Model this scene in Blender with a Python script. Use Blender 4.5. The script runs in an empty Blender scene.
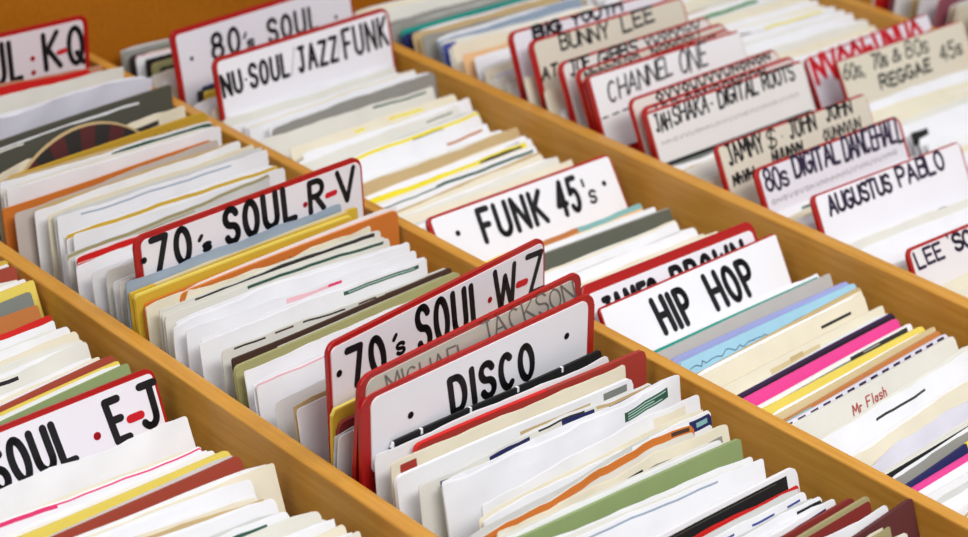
import bpy, bmesh, math, random
from math import sin, cos, pi, radians, sqrt
from mathutils import Vector, Matrix
C = bpy.context.scene.collection
ZF = -0.168            # bin floor; z = 0 is the top of the wooden dividers
TOP = 1.262            # y of the tall back panel

# ------------------------------------------------------------------ colours and materials
def lin(c):
    return tuple(((v/255)/12.92 if v/255 <= .04045 else ((v/255+.055)/1.055)**2.4) for v in c)
PAPER = {
 'white':(238,238,242),'offwhite':(226,224,216),'cream':(232,224,203),'greywhite':(208,208,206),'lilacwhite':(216,214,226),
 'grey':(150,148,142),'darkgrey':(84,84,74),'bluegrey':(150,166,186),'bluegreydark':(126,132,126),'pinkgrey':(200,188,180),'pinkbeige':(196,140,112),
 'khaki':(164,154,112),'tan':(198,172,126),'beige':(212,194,150),'mustard':(208,172,52),'mustarddark':(196,156,48),'yellow':(240,222,40),'paleyellow':(232,210,96),
 'orange':(206,118,46),'brownorange':(192,122,68),'peach':(236,190,140),'red':(206,30,26),'redcard':(166,56,46),'darkred':(132,44,40),'brownred':(160,66,48),
 'sage':(142,160,108),'olive':(170,166,116),'green':(40,130,70),'darkgreen':(44,84,70),'teal':(16,150,136),'paleteal':(130,180,180),'black':(28,27,29),'dark':(52,48,46),'brown':(72,50,40),
 'navy':(34,38,92),'blue':(60,74,150),'paleblue':(164,208,230),'periwinkle':(160,164,212),'purple':(54,32,70),'pink':(232,70,150),'palepink':(240,190,200),'hotpink':(224,50,110),
 'maroon':(92,44,46),'mauve':(160,90,104),'mint':(180,212,196),'plastic':(190,186,182),'darkgreygreen':(92,94,82),
}
MATS = {}
def paper(key):
    n = 'paper_'+key
    if n in MATS: return MATS[n]
    m = bpy.data.materials.new(n); m.use_nodes = True
    nt = m.node_tree; b = nt.nodes['Principled BSDF']
    c = lin(PAPER[key])
    tc = nt.nodes.new('ShaderNodeTexCoord')
    no = nt.nodes.new('ShaderNodeTexNoise'); no.inputs['Scale'].default_value = 38; no.inputs['Detail'].default_value = 5
    nt.links.new(tc.outputs['Object'], no.inputs['Vector'])
    mx = nt.nodes.new('ShaderNodeMix'); mx.data_type = 'RGBA'
    mx.inputs[6].default_value = (*[v*.90 for v in c],1); mx.inputs[7].default_value = (*[min(1,v*1.05) for v in c],1)
    nt.links.new(no.outputs['Fac'], mx.inputs[0]); nt.links.new(mx.outputs[2], b.inputs['Base Color'])
    fi = nt.nodes.new('ShaderNodeTexNoise'); fi.inputs['Scale'].default_value = 900
    nt.links.new(tc.outputs['Object'], fi.inputs['Vector'])
    bp = nt.nodes.new('ShaderNodeBump'); bp.inputs['Strength'].default_value = .12; bp.inputs['Distance'].default_value = .0004
    nt.links.new(fi.outputs['Fac'], bp.inputs['Height']); nt.links.new(bp.outputs['Normal'], b.inputs['Normal'])
    b.inputs['Roughness'].default_value = .30 if key in ('plastic','periwinkle','brownorange') else .62
    b.inputs['Specular IOR Level'].default_value = .35
    MATS[n] = m; return m
def solid(n, c, rough=.5, spec=.4, noise=.06, scale=60):
    if n in MATS: return MATS[n]
    m = bpy.data.materials.new(n); m.use_nodes = True
    nt = m.node_tree; b = nt.nodes['Principled BSDF']; c = lin(c)
    tc = nt.nodes.new('ShaderNodeTexCoord'); no = nt.nodes.new('ShaderNodeTexNoise'); no.inputs['Scale'].default_value = scale
    nt.links.new(tc.outputs['Object'], no.inputs['Vector'])
    mx = nt.nodes.new('ShaderNodeMix'); mx.data_type = 'RGBA'
    mx.inputs[6].default_value = (*[v*(1-noise) for v in c],1); mx.inputs[7].default_value = (*[min(1,v*(1+noise)) for v in c],1)
    nt.links.new(no.outputs['Fac'], mx.inputs[0]); nt.links.new(mx.outputs[2], b.inputs['Base Color'])
    b.inputs['Roughness'].default_value = rough; b.inputs['Specular IOR Level'].default_value = spec
    MATS[n] = m; return m
def wood(key='wood', A=None, B=None):
    if key in MATS: return MATS[key]
    WA, WB = A or WOOD_A, B or WOOD_B
    m = bpy.data.materials.new('varnished_'+key); m.use_nodes = True
    nt = m.node_tree; b = nt.nodes['Principled BSDF']
    tc = nt.nodes.new('ShaderNodeTexCoord'); mp = nt.nodes.new('ShaderNodeMapping'); mp.inputs['Scale'].default_value = (90, 5, 60)
    nt.links.new(tc.outputs['Object'], mp.inputs['Vector'])
    no = nt.nodes.new('ShaderNodeTexNoise'); no.inputs['Scale'].default_value = 3; no.inputs['Detail'].default_value = 6; no.inputs['Roughness'].default_value = .6
    nt.links.new(mp.outputs['Vector'], no.inputs['Vector'])
    n2 = nt.nodes.new('ShaderNodeTexNoise'); n2.inputs['Scale'].default_value = 9; n2.inputs['Detail'].default_value = 3
    nt.links.new(tc.outputs['Object'], n2.inputs['Vector'])
    cr = nt.nodes.new('ShaderNodeValToRGB'); e = cr.color_ramp.elements
    e[0].position = .30; e[0].color = (*lin(WA),1); e[1].position = .72; e[1].color = (*lin(WB),1)
    nt.links.new(no.outputs['Fac'], cr.inputs['Fac'])
    mx = nt.nodes.new('ShaderNodeMix'); mx.data_type = 'RGBA'; mx.blend_type = 'MULTIPLY'; mx.inputs[0].default_value = .35
    nt.links.new(cr.outputs['Color'], mx.inputs[6])
    c2 = nt.nodes.new('ShaderNodeValToRGB'); c2.color_ramp.elements[0].position = .35; c2.color_ramp.elements[0].color = (.72,.68,.6,1); c2.color_ramp.elements[1].position = .65
    nt.links.new(n2.outputs['Fac'], c2.inputs['Fac']); nt.links.new(c2.outputs['Color'], mx.inputs[7])
    nt.links.new(mx.outputs[2], b.inputs['Base Color'])
    bp = nt.nodes.new('ShaderNodeBump'); bp.inputs['Strength'].default_value = .1; bp.inputs['Distance'].default_value = .001
    nt.links.new(no.outputs['Fac'], bp.inputs['Height']); nt.links.new(bp.outputs['Normal'], b.inputs['Normal'])
    b.inputs['Roughness'].default_value = .38; b.inputs['Specular IOR Level'].default_value = .4
    MATS[key] = m; return m
WOOD_A = (194,134,46); WOOD_B = (214,158,72)
INK = {'black':(18,17,22),'red':(200,20,36),'purple':(44,34,62),'grey':(150,150,155),'pencil':(120,118,112),'ink':(56,60,56)}
def ink(k): return solid('ink_'+k, INK[k], .45, .4, .1, 200)
RED = lambda: solid('red_plastic', (170,24,22), .32, .5, .08, 25)

# ------------------------------------------------------------------ object helpers
def link(name, me, parent=None):
    o = bpy.data.objects.new(name, me); C.objects.link(o)
    if parent: o.parent = parent
    return o
def bm_obj(name, bm, mats, parent=None, smooth=False):
    me = bpy.data.meshes.new(name)
    bmesh.ops.recalc_face_normals(bm, faces=bm.faces)
    bm.to_mesh(me); bm.free()
    for m in mats: me.materials.append(m)
    if smooth:
        for p in me.polygons: p.use_smooth = True
    return link(name, me, parent)
def box(bm, x0, x1, y0, y1, z0, z1, bev=0):
    r = bmesh.ops.create_cube(bm, size=1)
    for v in r['verts']:
        v.co = Vector(((x0+x1)/2+v.co.x*(x1-x0), (y0+y1)/2+v.co.y*(y1-y0), (z0+z1)/2+v.co.z*(z1-z0)))
    if bev:
        ed = list({e for v in r['verts'] for e in v.link_edges})
        bmesh.ops.bevel(bm, geom=ed, offset=bev, segments=2, affect='EDGES', profile=.5)
def tag(o, label, cat, group=None):
    o['label'] = label; o['category'] = cat
    if group: o['group'] = group

# ------------------------------------------------------------------ setting and rack
def struct(name, bm, m):
    o = bm_obj(name, bm, [m]); o['kind'] = 'structure'; return o
FLOOR = ZF - .80
bm = bmesh.new(); box(bm, -2.2, 2.8, -1.6, 2.0, FLOOR-.02, FLOOR); struct('floor', bm, solid('grey_floor', (120,116,110), .7))
bm = bmesh.new(); box(bm, -2.2, 2.8, 2.0, 2.06, FLOOR, FLOOR+2.6); struct('wall_back', bm, solid('cream_wall', (205,200,190), .8))

rack = bpy.data.objects.new('record_rack', None); C.objects.link(rack); rack.location = (.45, .73, FLOOR)
tag(rack, 'varnished orange wooden record rack with long dividers between the bays', 'rack')
W_ = wood()
def rackpart(name, b, bev=.0012, mat=None):
    bm = bmesh.new(); off = rack.location
    box(bm, b[0]-off.x, b[1]-off.x, b[2]-off.y, b[3]-off.y, b[4]-off.z, b[5]-off.z, bev)
    return bm_obj(name, bm, [mat or W_], rack)
Y0 = .16
for x0, x1 in ((-.264,-.252), (-.0116,0), (.2301,.24), (.4541,.4674), (.9040,.9172), (1.15,1.162)):
    rackpart('divider_panel', (x0, x1, Y0, TOP, ZF, 0))
rackpart('back_panel', (-.264, 1.162, TOP, TOP+.014, ZF, .24), mat=wood('shaded_wood', (172,102,18), (190,116,26)))  # shade at the back of the rack is put into this darker wood colour
rackpart('front_panel', (-.264, 1.162, Y0-.014, Y0, ZF, 0))
rackpart('base_panel', (-.264, 1.162, Y0-.014, TOP+.014, ZF-.014, ZF))
for x in (-.255, 1.11):
    for y in (.18, 1.20): rackpart('leg', (x, x+.045, y, y+.045, FLOOR, ZF-.014))

# ------------------------------------------------------------------ record sleeves
# style: base paper, thickness mm, kind ('open' paper bag, 'card' stiff jacket), prints (u0,u1,d0,d1 mm from top,colour), words
def S(base, words, t=1.8, kind='open', prints=(), wob=1.0): return (base, words, t, kind, list(prints), wob)
STY = {
'white':S('white','white paper'), 'offwhite':S('offwhite','off-white paper'), 'cream':S('cream','cream paper'), 'greywhite':S('greywhite','pale grey paper'),
'khaki':S('khaki','dull khaki paper'), 'tan':S('tan','tan paper'), 'khakiedge':S('greywhite','khaki-edged pale grey paper',2,'open',[(0,1,0,2.2,'khaki'),(.1,.6,3,4,'khaki')]), 'grey':S('grey','mid grey paper',1.8), 'darkthin':S('dark','dark brown paper'),
'white greyline':S('white','white paper',prints=[(.1,.8,2.2,3.4,'bluegrey')]), 'white darkdash':S('white','white paper',prints=[(.5,.85,1.5,3,'dark')]),
'white creamtop':S('white','white paper',prints=[(0,1,0,1.6,'cream')]), 'lilacwhite':S('lilacwhite','lilac-white paper'), 'mauve':S('mauve','mauve paper',2,'card'),
'pinkbeige crumple':S('pinkbeige','crumpled pinkish brown paper',2.4,'open',(),3), 'red':S('red','bright red paper'), 'lilacwhite soft':S('lilacwhite','soft lilac-white paper',2.6,'open',(),3),
'darkgrey':S('darkgrey','dark grey-green',2.6,'card'), 'darkgrey2':S('darkgrey','dark grey paper',2,'open',[(0,.4,0,1.5,'offwhite')]),
'cream torn':S('cream','torn cream paper',2.4,'open',[(.72,.86,5,9,'dark')],3.2), 'mustard note':S('mustarddark','mustard yellow card',2.6,'card'),
'white greytop':S('white','white paper',prints=[(.5,1,1,5,'darkgreen')],t=2.0), 'orange':S('orange','plain orange-brown card',1.6,'card'),
'pinkgrey':S('pinkgrey','pinkish grey paper'), 'yellow':S('white','white paper with a yellow top edge',1.8,'open',[(0,1,0,2.6,'mustard')]),
'white redframe':S('white','red-edged white paper',1.8,'open',[(0,1,0,1,'red'),(0,.03,0,40,'red'),(0,1,2.4,3.2,'red')]),
'bluegrey greenleft':S('bluegrey','blue-grey paper',2,'open',[(.02,.13,8,22,'green')],1.6), 'mustard2':S('mustard','mustard yellow card',2.8,'card',[(.1,.95,0,1,'beige')]), 'mustard':S('mustard','mustard yellow card',2.2,'card',[(0,1,0,1.2,'paleyellow')]),
'orange note':S('orange','orange-brown card',2.2,'card'), 'cream crumple':S('cream','crumpled cream paper',2.6,'open',[(.4,.9,4,6,'khaki')],3), 'black':S('black','black paper',1.6,'card'),
'offwhite darkline':S('offwhite','off-white paper with a dark line',prints=[(.15,.97,1,3.6,'dark')]), 'offwhite greenline':S('offwhite','off-white paper',prints=[(.35,.97,1.2,3.2,'darkgreen')]), 'white soft':S('white','soft white paper',3,'open',(),2.6),
'white pinkprint':S('white','white paper with a pink print',1.8,'open',[(.42,.66,2.5,5.5,'palepink'),(.6,.66,2.2,4,'hotpink')]),
'white greenprint':S('white','white paper with green lettering band',1.8,'open',[(.62,.96,2,4.6,'darkgreen'),(.64,.94,3,3.6,'mint')]),
'white blackdash':S('offwhite','off-white paper with dark broken lines',1.8,'open',[(.05,.18,1,2.2,'dark'),(.22,.3,1.2,2.4,'brown'),(.34,.52,1,2.4,'dark'),(.58,.66,1,2.4,'brown'),(.7,.92,1,3,'dark')]),
'brownblack frame':S('brown','dark brown',1.8,'card',[(.18,.95,3,3.8,'offwhite'),(.18,.19,3,9,'offwhite')]), 'olive':S('olive','pale olive card',2.6,'card'),
'white pinkedge':S('white','white paper with a pale pink edge',1.8,'open',[(0,1,0,1.2,'palepink')]), 'darkred':S('darkred','dark red card',2.2,'card'), 'greenred bits':S('white','white paper with red-green end',2,'open',[(.8,1,2,4,'red'),(.8,1,4.2,5.4,'darkgreen')]),
'black whiteticks':S('black','black',1.8,'card',[(.0,.012,0,2.8,'white'),(.13,.14,0,3.2,'white'),(.35,.36,0,3.2,'white'),(.57,.58,0,3.2,'white'),(.79,.8,0,3.2,'white')],.4),
'redcard':S('redcard','brick red card',3,'card',[(0,.55,0,.8,'red')]), 'cream redleft':S('cream','cream paper with a red left end',2.2,'open',[(.035,.1,3,15,'redcard')]),
'white greycorner':S('white','white card with a grey right corner',2.6,'card',[(.86,.97,2.5,7,'bluegreydark'),(.5,.8,4.5,8,'tan')]), 'tan navyprint':S('offwhite','off-white paper with navy blocks',2.4,'open',[(0,1,0,1,'white'),(.08,.18,3,7,'navy'),(.28,.46,2.5,7.5,'navy'),(.6,.74,2.2,7.5,'navy'),(.5,.7,1,2.4,'dark'),(.8,.9,3,7.5,'navy'),(.75,1,1,3,'tan')],1.4),
'white greenstamp':S('white','curled white paper with green lettered block',2.8,'open',[(.72,.93,4,10,'darkgreen'),(.735,.92,5.2,5.8,'mint'),(.735,.86,6.8,7.4,'mint'),(.735,.9,8.4,9,'mint')],2.6),
'white creampatch':S('white','white paper with a cream patch',2.2,'open',[(.78,.93,3,9,'cream')],1.4), 'white navycorner':S('white','white paper with a navy right corner',2.2,'open',[(.9,1,2,9,'navy'),(.93,.98,4,7,'paleteal'),(.45,.5,5,7,'navy'),(.08,.14,4.5,6.5,'navy')],1.4),
'orangetorn':S('offwhite','torn orange-topped paper',2.2,'open',[(0,1,0,4.5,'orange'),(.9,.98,1,3.5,'brown')],1.8), 'creamgrey darkline':S('cream','cream paper with a dark torn line',2.2,'open',[(.25,.62,4,6.5,'black'),(.4,.97,6,10,'grey'),(.44,.55,7,9,'navy'),(.6,.66,7,9,'navy')],2.4),
'olivegreen':S('sage','sage green card',3,'card'), 'black whiteframe':S('white','white-bordered black card',2.8,'card',[(0,.95,2.6,60,'black'),(0,.9,4,4.5,'darkgrey')]), 
'white bluedash':S('white','white paper with blue dashes',2,'open',[(.35,.45,3,4,'blue'),(.55,.67,3,4.4,'blue'),(.75,.85,3,4.4,'blue'),(.91,.97,3,4.4,'blue')]),
'white blackcorner':S('white','white paper with a black right corner',2.2,'open',[(.88,1,2,7,'black')]), 'white navyline':S('white','white paper with a navy line',2,'open',[(.1,.95,3,4.6,'navy')]),
'brownolive':S('darkred','olive-topped dark red card',2.4,'card',[(0,1,0,2.4,'khaki')]), 'maroon tealface':S('maroon','maroon card with a teal panel',3,'card',[(.1,.86,11,50,'paleteal')]),
'navy':S('navy','navy card',2.4,'card'), 'dark':S('dark','dark brown card',2.4,'card'),
'white greenlineR':S('offwhite','off-white paper with a green line',prints=[(.62,.95,2,3.6,'darkgreen')]), 'cream yellowdash':S('cream','cream paper with yellow dashes',prints=[(.36,.42,3,5,'yellow'),(.56,.78,3,5,'yellow')]),
'white greenR':S('white','white paper with green right bar',prints=[(.55,.9,3,6,'darkgreen')]), 'offwhite greydashR':S('offwhite','off-white paper with a grey bar',prints=[(.78,.95,3,4.4,'bluegreydark')]), 'white greydashR':S('white','white paper with a grey bar',prints=[(.7,.95,3,4.2,'bluegreydark')]),
'white yellowtop':S('white','white paper with a bright yellow band',prints=[(0,1,1,3.6,'yellow'),(.55,.75,3.6,4.4,'darkgreen')]), 'white orangeR':S('white','white paper with orange right bar',prints=[(.72,.96,2.6,4.6,'brownorange')]), 'white greenR2':S('white','white paper with dark green right bar',prints=[(.66,.96,3,5.4,'darkgreen')]),
'yellowblack':S('white','white paper with a yellow and black band',2.2,'open',[(0,.96,1,8,'yellow'),(.66,.93,2.6,7,'black'),(.22,.42,5.6,8.4,'black')]), 'white darkgreenline':S('white','white paper with a dark green line',prints=[(.05,.4,3.5,4.6,'darkgreen'),(.4,.98,2.4,4.6,'darkgreen')]),
'rainbow':S('peach','orange and teal striped paper',2.2,'open',[(0,.3,0,3,'paleyellow'),(.3,.62,0,4,'brownorange'),(.62,1,0,4,'paleteal')]), 'darkgreygreen':S('darkgreygreen','dark grey-green card',3.2,'card',[(0,1,0,1,'grey')]),
'white tealtop':S('white','white card with a teal band',2.4,'card',[(0,1,.5,3.4,'teal')]), 'plasticgrey':S('plastic','glossy grey plastic',2.6,'card'), 'periwinkle':S('periwinkle','periwinkle blue plastic',2,'card'), 'lightblue squiggle':S('paleblue','pale blue card with line drawing',3,'card'),
'cream blackdashR':S('cream','cream card with a short black bar',2.8,'card',[(.72,.9,7,9,'black')]), 'cream tantop':S('cream','cream card with a tan top edge',2.2,'card',[(0,1,0,2.4,'tan')]), 'cream sketch':S('cream','cream card with a faint sketch',2.4,'card',[(.3,.6,4,8,'beige'),(.42,.5,3,6,'tan')]), 'purpleblack':S('black','dark purple and black card',2.4,'card',[(0,1,0,2,'purple')]),
'pink':S('pink','hot pink card',2.4,'card'), 'white photo':S('white','white card with a grey photograph',2.4,'card',[(.35,.62,2.6,6,'bluegreydark'),(.62,.97,1.2,5,'dark'),(.7,.8,2,3,'grey'),(.2,.36,2.6,6,'blue'),(0,.16,2.6,7,'black')]),
'yellow2':S('paleyellow','pale yellow card',2.6,'card'), 'yellow3':S('paleyellow','yellow card',2.6,'card'), 'beige':S('beige','beige card',2.2,'card'), 'brownorange tealleft':S('brownorange','orange-brown card with teal left end',2.6,'card',[(0,.2,1,40,'paleteal'),(.5,.58,3,5,'offwhite')]),
'navystripe':S('lilacwhite','pale card with a dark dotted edge',2,'card',[(i/14,(i+.6)/14,1,3,'purple') for i in range(14)]), 'creamtitle':S('offwhite','cream card printed with red title',2.8,'card'), 'white darkdash':S('white','white paper with a dark dash',2,'open',[(.3,.62,6,7.6,'dark')]),
'blackwhitegap':S('black','black card with a white gap',2.6,'card',[(0,1,0,1.6,'offwhite'),(.58,.61,1.6,20,'offwhite')]), 'yellownavy':S('navy','half navy half yellow card',2.2,'card',[(.42,1,0,8,'yellow')]), 'pinktopwhite':S('white','white card with a hot pink top',2.4,'card',[(0,1,0,3.4,'pink')]), 'white yellowpatch':S('white','white card with a yellow block',2.6,'card',[(.06,.24,5,40,'mustard')]),
'bluegreydark':S('bluegreydark','blue-grey card',2.4,'card'), 'tanorange':S('brownorange','tan-orange card',2.6,'card'), 'brownred':S('brownred','brick brown card',2.8,'card'), 'green':S('sage','sage green card',2.4,'card'),
'white blackline':S('white','white paper with a black line',2.2,'open',[(.55,.9,7,8.2,'black')]), 'white blackblob':S('offwhite','off-white paper with a ragged black print',2.4,'open',[(.1,.45,4,9,'black'),(.3,.62,2.5,7,'black'),(.5,.72,1.6,4,'black')],1.4),
'white pinktop':S('white','white paper with a pink print',2.2,'open',[(0,.25,1.2,7,'hotpink'),(.25,.5,.8,3,'hotpink'),(.5,1,.6,1.6,'hotpink')]), 'white greenlineM':S('white','white paper with a green line',2,'open',[(.3,.72,3,5,'darkgreen')]), 'white greyprint':S('white','white paper with a grey-green block',2.4,'open',[(.55,.92,3,8,'darkgreen')],1.6),
'navyteal':S('navy','navy card with a teal edge',2.4,'card',[(0,1,0,4,'teal')]), 'bluegrey':S('bluegrey','blue-grey paper'), 'offwhite blueleft':S('offwhite','off-white paper with a blue left end',2,'open',[(0,.08,2,40,'blue')]), 'peach':S('peach','peach paper'), 'white greenleft':S('white','white paper with a green left end',2,'open',[(.03,.07,4,30,'darkgreen')]), 'purplegrey':S('lilacwhite','lilac-grey paper with black left end',2,'open',[(.0,.05,3,30,'black')]),
'darkstripe':S('black','dark striped card',2.6,'card',[(0,1,3,5,'bluegreydark')]), 'white greenbit':S('white','white paper with a small green mark',2,'open',[(.18,.25,3,5,'darkgreen')]), 'white greenR3':S('white','white paper with a green bar',2,'open',[(.72,1,4,6,'darkgreen'),(.62,.68,1.5,3,'darkgreen')]),
'greenblack':S('white','white paper with green and black print',2,'open',[(.1,.7,0,3.4,'green'),(.05,.3,3.4,8,'black')]), 'blackyellow':S('white','white paper with a ragged black print',2,'open',[(.08,.35,1,7,'black'),(.3,.48,3,8,'black'),(.45,.9,1,3,'yellow')]), 'blackleft':S('white','white paper with black left corner',2.2,'open',[(0,.12,1,12,'black')]),
}
def srt(vals, lo, hi, eps):
    out = []
    for v in sorted(vals):
        if v < lo-1e-9 or v > hi+1e-9: continue
        if not out or v-out[-1] > eps: out.append(v)
    return out
def sleeve_mesh(style, w, h, rng, yph):
    base, words, tmm, kind, prints, wob = STY[style]
    t = tmm/1000
    card = kind == 'card'
    pu = [v for p in prints for v in p[:2]]; pd = [v/1000 for p in prints for v in p[2:4]]
    cr = rng.uniform(.0012,.004) if not card else rng.uniform(.001,.005)
    nu = 22 if not card else 14
    us = [i/nu for i in range(nu+1)] + [cr/w*.3, cr/w*.65, cr/w, 1-cr/w*.3, 1-cr/w*.65, 1-cr/w]
    us = srt(pu + [u for u in us if all(abs(u-q) > .006 for q in pu)] + [0,1], 0, 1, .0008)
    ds0 = [0,.0025,.005,.009,.014,.022,.035,.055,.09,.14,h]
    ds = srt(pd + [d for d in ds0 if all(abs(d-q) > .0006 for q in pd)], 0, h, .0003)
    if ds[-1] < h-.001: ds.append(h)
    cols = [base] + [p[4] for p in prints]
    keys = []
    for c in cols:
        if c not in keys: keys.append(c)
    amp = (.0004 if card else .0011)*wob
    ph = [rng.uniform(0,6.28) for _ in range(6)]
    slope = rng.gauss(0,.006)
    def top(u):
        z = -slope*(u-.5)*w
        if not card: z += (.0005*sin(7*u+ph[0])+.00035*sin(19*u+ph[1])+.0002*sin(47*u+ph[2]))*min(wob,2)
        e = min(u,1-u)*w
        if e < cr: z -= cr*(1-sqrt(max(0,1-((cr-e)/cr)**2)))
        return z
    def wave(u, d):
        k = max(0,1-d/h)**1.5
        g = .0009*sin(5.1*u+yph)*k                                 # neighbours bend alike
        g += amp*k*(.9*sin(4.4*u+ph[3])+.5*sin(9.5*u+ph[4])) + amp*.15*sin(23*u+ph[5]+160*d)*max(0,1-d/.06)
        return g
    def prof(u, d):
        if card: return 1
        return .35+.65*sqrt(max(0,sin(pi*u)))*min(1,.55+d/.02)
    bm = bmesh.new()
    def row(side, d, inset=0):
        r = []
        for u in us:
            r.append(bm.verts.new(((u-.5)*w, side*max(.0001,(t/2-inset))*prof(u,d)+wave(u,d), h-d+top(u)*max(0,1-d/.05))))
        return r
    F = [row(-1,d) for d in ds]; B = [row(1,d) for d in (0,.01,.05,h)]
    def mat(u, d):
        k = base
        for p in prints:
            if p[0]-1e-6 <= u <= p[1]+1e-6 and p[2]/1000-1e-6 <= d <= p[3]/1000+1e-6: k = p[4]
        return keys.index(k)
    def strip(a, b, m):
        for i in range(len(us)-1):
            f = bm.faces.new((a[i],a[i+1],b[i+1],b[i])); f.material_index = m(i) if callable(m) else m
    for j in range(len(ds)-1):
        strip(F[j],F[j+1],lambda i: mat((us[i]+us[i+1])/2,(ds[j]+ds[j+1])/2))
    for j in range(3): strip(B[j],B[j+1],0)
    strip(F[-1],B[-1],0)
    topm = (lambda i: mat((us[i]+us[i+1])/2,.0002))
    if card: strip(F[0],B[0],topm)
    else:
        a = row(-1,0,.00035); v = row(0,.006); b = row(1,0,.00035)
        strip(F[0],a,topm); strip(a,v,0); strip(v,b,0); strip(b,B[0],0)
    for s in (0,-1):                                             # end walls
        f = [r[s] for r in F]; bk = [r[s] for r in B]
        try: bm.faces.new(f+bk[::-1])
        except ValueError: pass
    me = bpy.data.meshes.new('record_sleeve')
    bmesh.ops.recalc_face_normals(bm, faces=bm.faces)
    bm.to_mesh(me); bm.free()
    for k in keys: me.materials.append(paper(k))
    for p in me.polygons: p.use_smooth = True
    me.set_sharp_from_angle(angle=radians(35))
    return me, (lambda u, d: (wave(u,d)-t/2*prof(u,d)))

# ------------------------------------------------------------------ stroke lettering
def arc(cx, cy, rx, ry, a0, a1, n=10):
    return [(cx+rx*cos(radians(a0+(a1-a0)*i/n)), cy+ry*sin(radians(a0+(a1-a0)*i/n))) for i in range(n+1)]
SB = arc(.5,.75,.5,.25,20,180,8)+arc(.5,.75,.5,.25,180,270,4)[1:]+arc(.5,.25,.5,.25,90,-160,12)[1:]
G = {
'A':(.62,[[(0,0),(.5,1),(1,0)],[(.2,.36),(.8,.36)]]), 'B':(.55,[[(0,0),(0,1),(.55,1)]+arc(.55,.77,.4,.23,90,-90,6)+[(0,.54)],[(.55,.54)]+arc(.55,.27,.45,.27,90,-90,6)+[(0,0)]]),
'C':(.55,[arc(.5,.5,.5,.5,50,310,14)]), 'D':(.58,[[(0,0),(0,1),(.45,1)]+arc(.45,.5,.55,.5,90,-90,10)+[(0,0)]]),
'E':(.48,[[(1,1),(0,1),(0,0),(1,0)],[(0,.52),(.8,.52)]]), 'F':(.48,[[(1,1),(0,1),(0,0)],[(0,.5),(.8,.5)]]),
'G':(.58,[arc(.5,.5,.5,.5,50,340,14)+[(.97,.45),(.55,.45)]]), 'H':(.6,[[(0,0),(0,1)],[(1,0),(1,1)],[(0,.5),(1,.5)]]), 'I':(.06,[[(.5,0),(.5,1)]]),
'J':(.5,[[(.25,1),(1,1)],[(.72,1),(.72,.25)]+arc(.38,.25,.34,.25,0,-150,7)]), 'K':(.58,[[(0,0),(0,1)],[(.95,1),(0,.42)],[(.25,.55),(1,0)]]),
'L':(.46,[[(0,1),(0,0),(1,0)]]), 'M':(.75,[[(0,0),(.08,1),(.5,.3),(.92,1),(1,0)]]), 'N':(.62,[[(0,0),(0,1),(1,0),(1,1)]]), 'O':(.56,[arc(.5,.5,.5,.5,90,450,20)]),
'P':(.54,[[(0,0),(0,1),(.5,1)]+arc(.5,.74,.5,.26,90,-90,8)+[(0,.48)]]), 'Q':(.58,[arc(.5,.5,.5,.5,90,450,20),[(.55,.3),(1,-.02)]]),
'R':(.56,[[(0,0),(0,1),(.5,1)]+arc(.5,.75,.45,.25,90,-90,8)+[(0,.5)],[(.4,.5),(1,0)]]), 'S':(.52,[SB]), 'T':(.56,[[(0,1),(1,1)],[(.5,1),(.5,0)]]),
'U':(.58,[[(0,1),(0,.3)]+arc(.5,.3,.5,.3,180,360,10)+[(1,1)]]), 'V':(.58,[[(0,1),(.45,0),(1,1)]]), 'W':(.78,[[(0,1),(.22,0),(.5,.8),(.78,0),(1,1)]]), 'Y':(.58,[[(0,1),(.5,.45),(1,1)],[(.5,.45),(.5,0)]]),
'Z':(.55,[[(0,1),(1,1),(0,0),(1,0)]]), '0':(.5,[arc(.5,.5,.5,.5,90,450,20)]), '4':(.56,[[(.7,0),(.7,1),(0,.32),(1,.32)]]), '5':(.52,[[(.95,1),(.1,1),(.05,.56)]+arc(.45,.32,.5,.32,120,-150,12)]),
'6':(.52,[[(.8,1),(.15,.5)]+arc(.5,.28,.48,.28,160,-200,16)]), '7':(.54,[[(0,1),(1,1),(.3,0)]]), '8':(.52,[arc(.5,.76,.42,.24,90,450,14),arc(.5,.27,.5,.27,90,450,14)]),
's':(.46,[[(x,y*.62) for x,y in SB]]), ',':(.1,[[(.6,.05),(.2,-.15)]]), '&':(.6,[[(1,0),(.2,.75)]+arc(.42,.82,.22,.18,200,-40,8)+[(.1,.35)]+arc(.4,.22,.38,.22,170,330,8)+[(1,.45)]]),
'$':(.55,[SB,[(.35,-.12),(.5,1.12)]]),
'a':(.5,[arc(.45,.28,.42,.28,20,380,12),[(.9,.58),(.9,0)]]),'h':(.5,[[(0,1),(0,0)],[(0,.35)]+arc(.45,.35,.42,.24,170,0,8)+[(.87,0)]]),'l':(.1,[[(.5,1),(.5,0)]]),'r':(.36,[[(0,.6),(0,0)],[(0,.35)]+arc(.5,.35,.5,.25,170,50,6)]),
}
def ribbon(bm, pts, rad, y):
    """flat marker stroke with round ends in the x-z plane at depth y"""
    for a, b in zip(pts, pts[1:]):
        dx, dz = b[0]-a[0], b[1]-a[1]; L = math.hypot(dx,dz)
        if L < 1e-7: continue
        nx, nz = -dz/L*rad, dx/L*rad
        q = [bm.verts.new((a[0]+nx,y(a),a[1]+nz)), bm.verts.new((b[0]+nx,y(b),b[1]+nz)), bm.verts.new((b[0]-nx,y(b),b[1]-nz)), bm.verts.new((a[0]-nx,y(a),a[1]-nz))]
        bm.faces.new(q)
    n = 10
    for p in pts:
        bm.faces.new([bm.verts.new((p[0]+rad*cos(2*pi*i/n), y(p)-.00002, p[1]+rad*sin(2*pi*i/n))) for i in range(n)])
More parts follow.
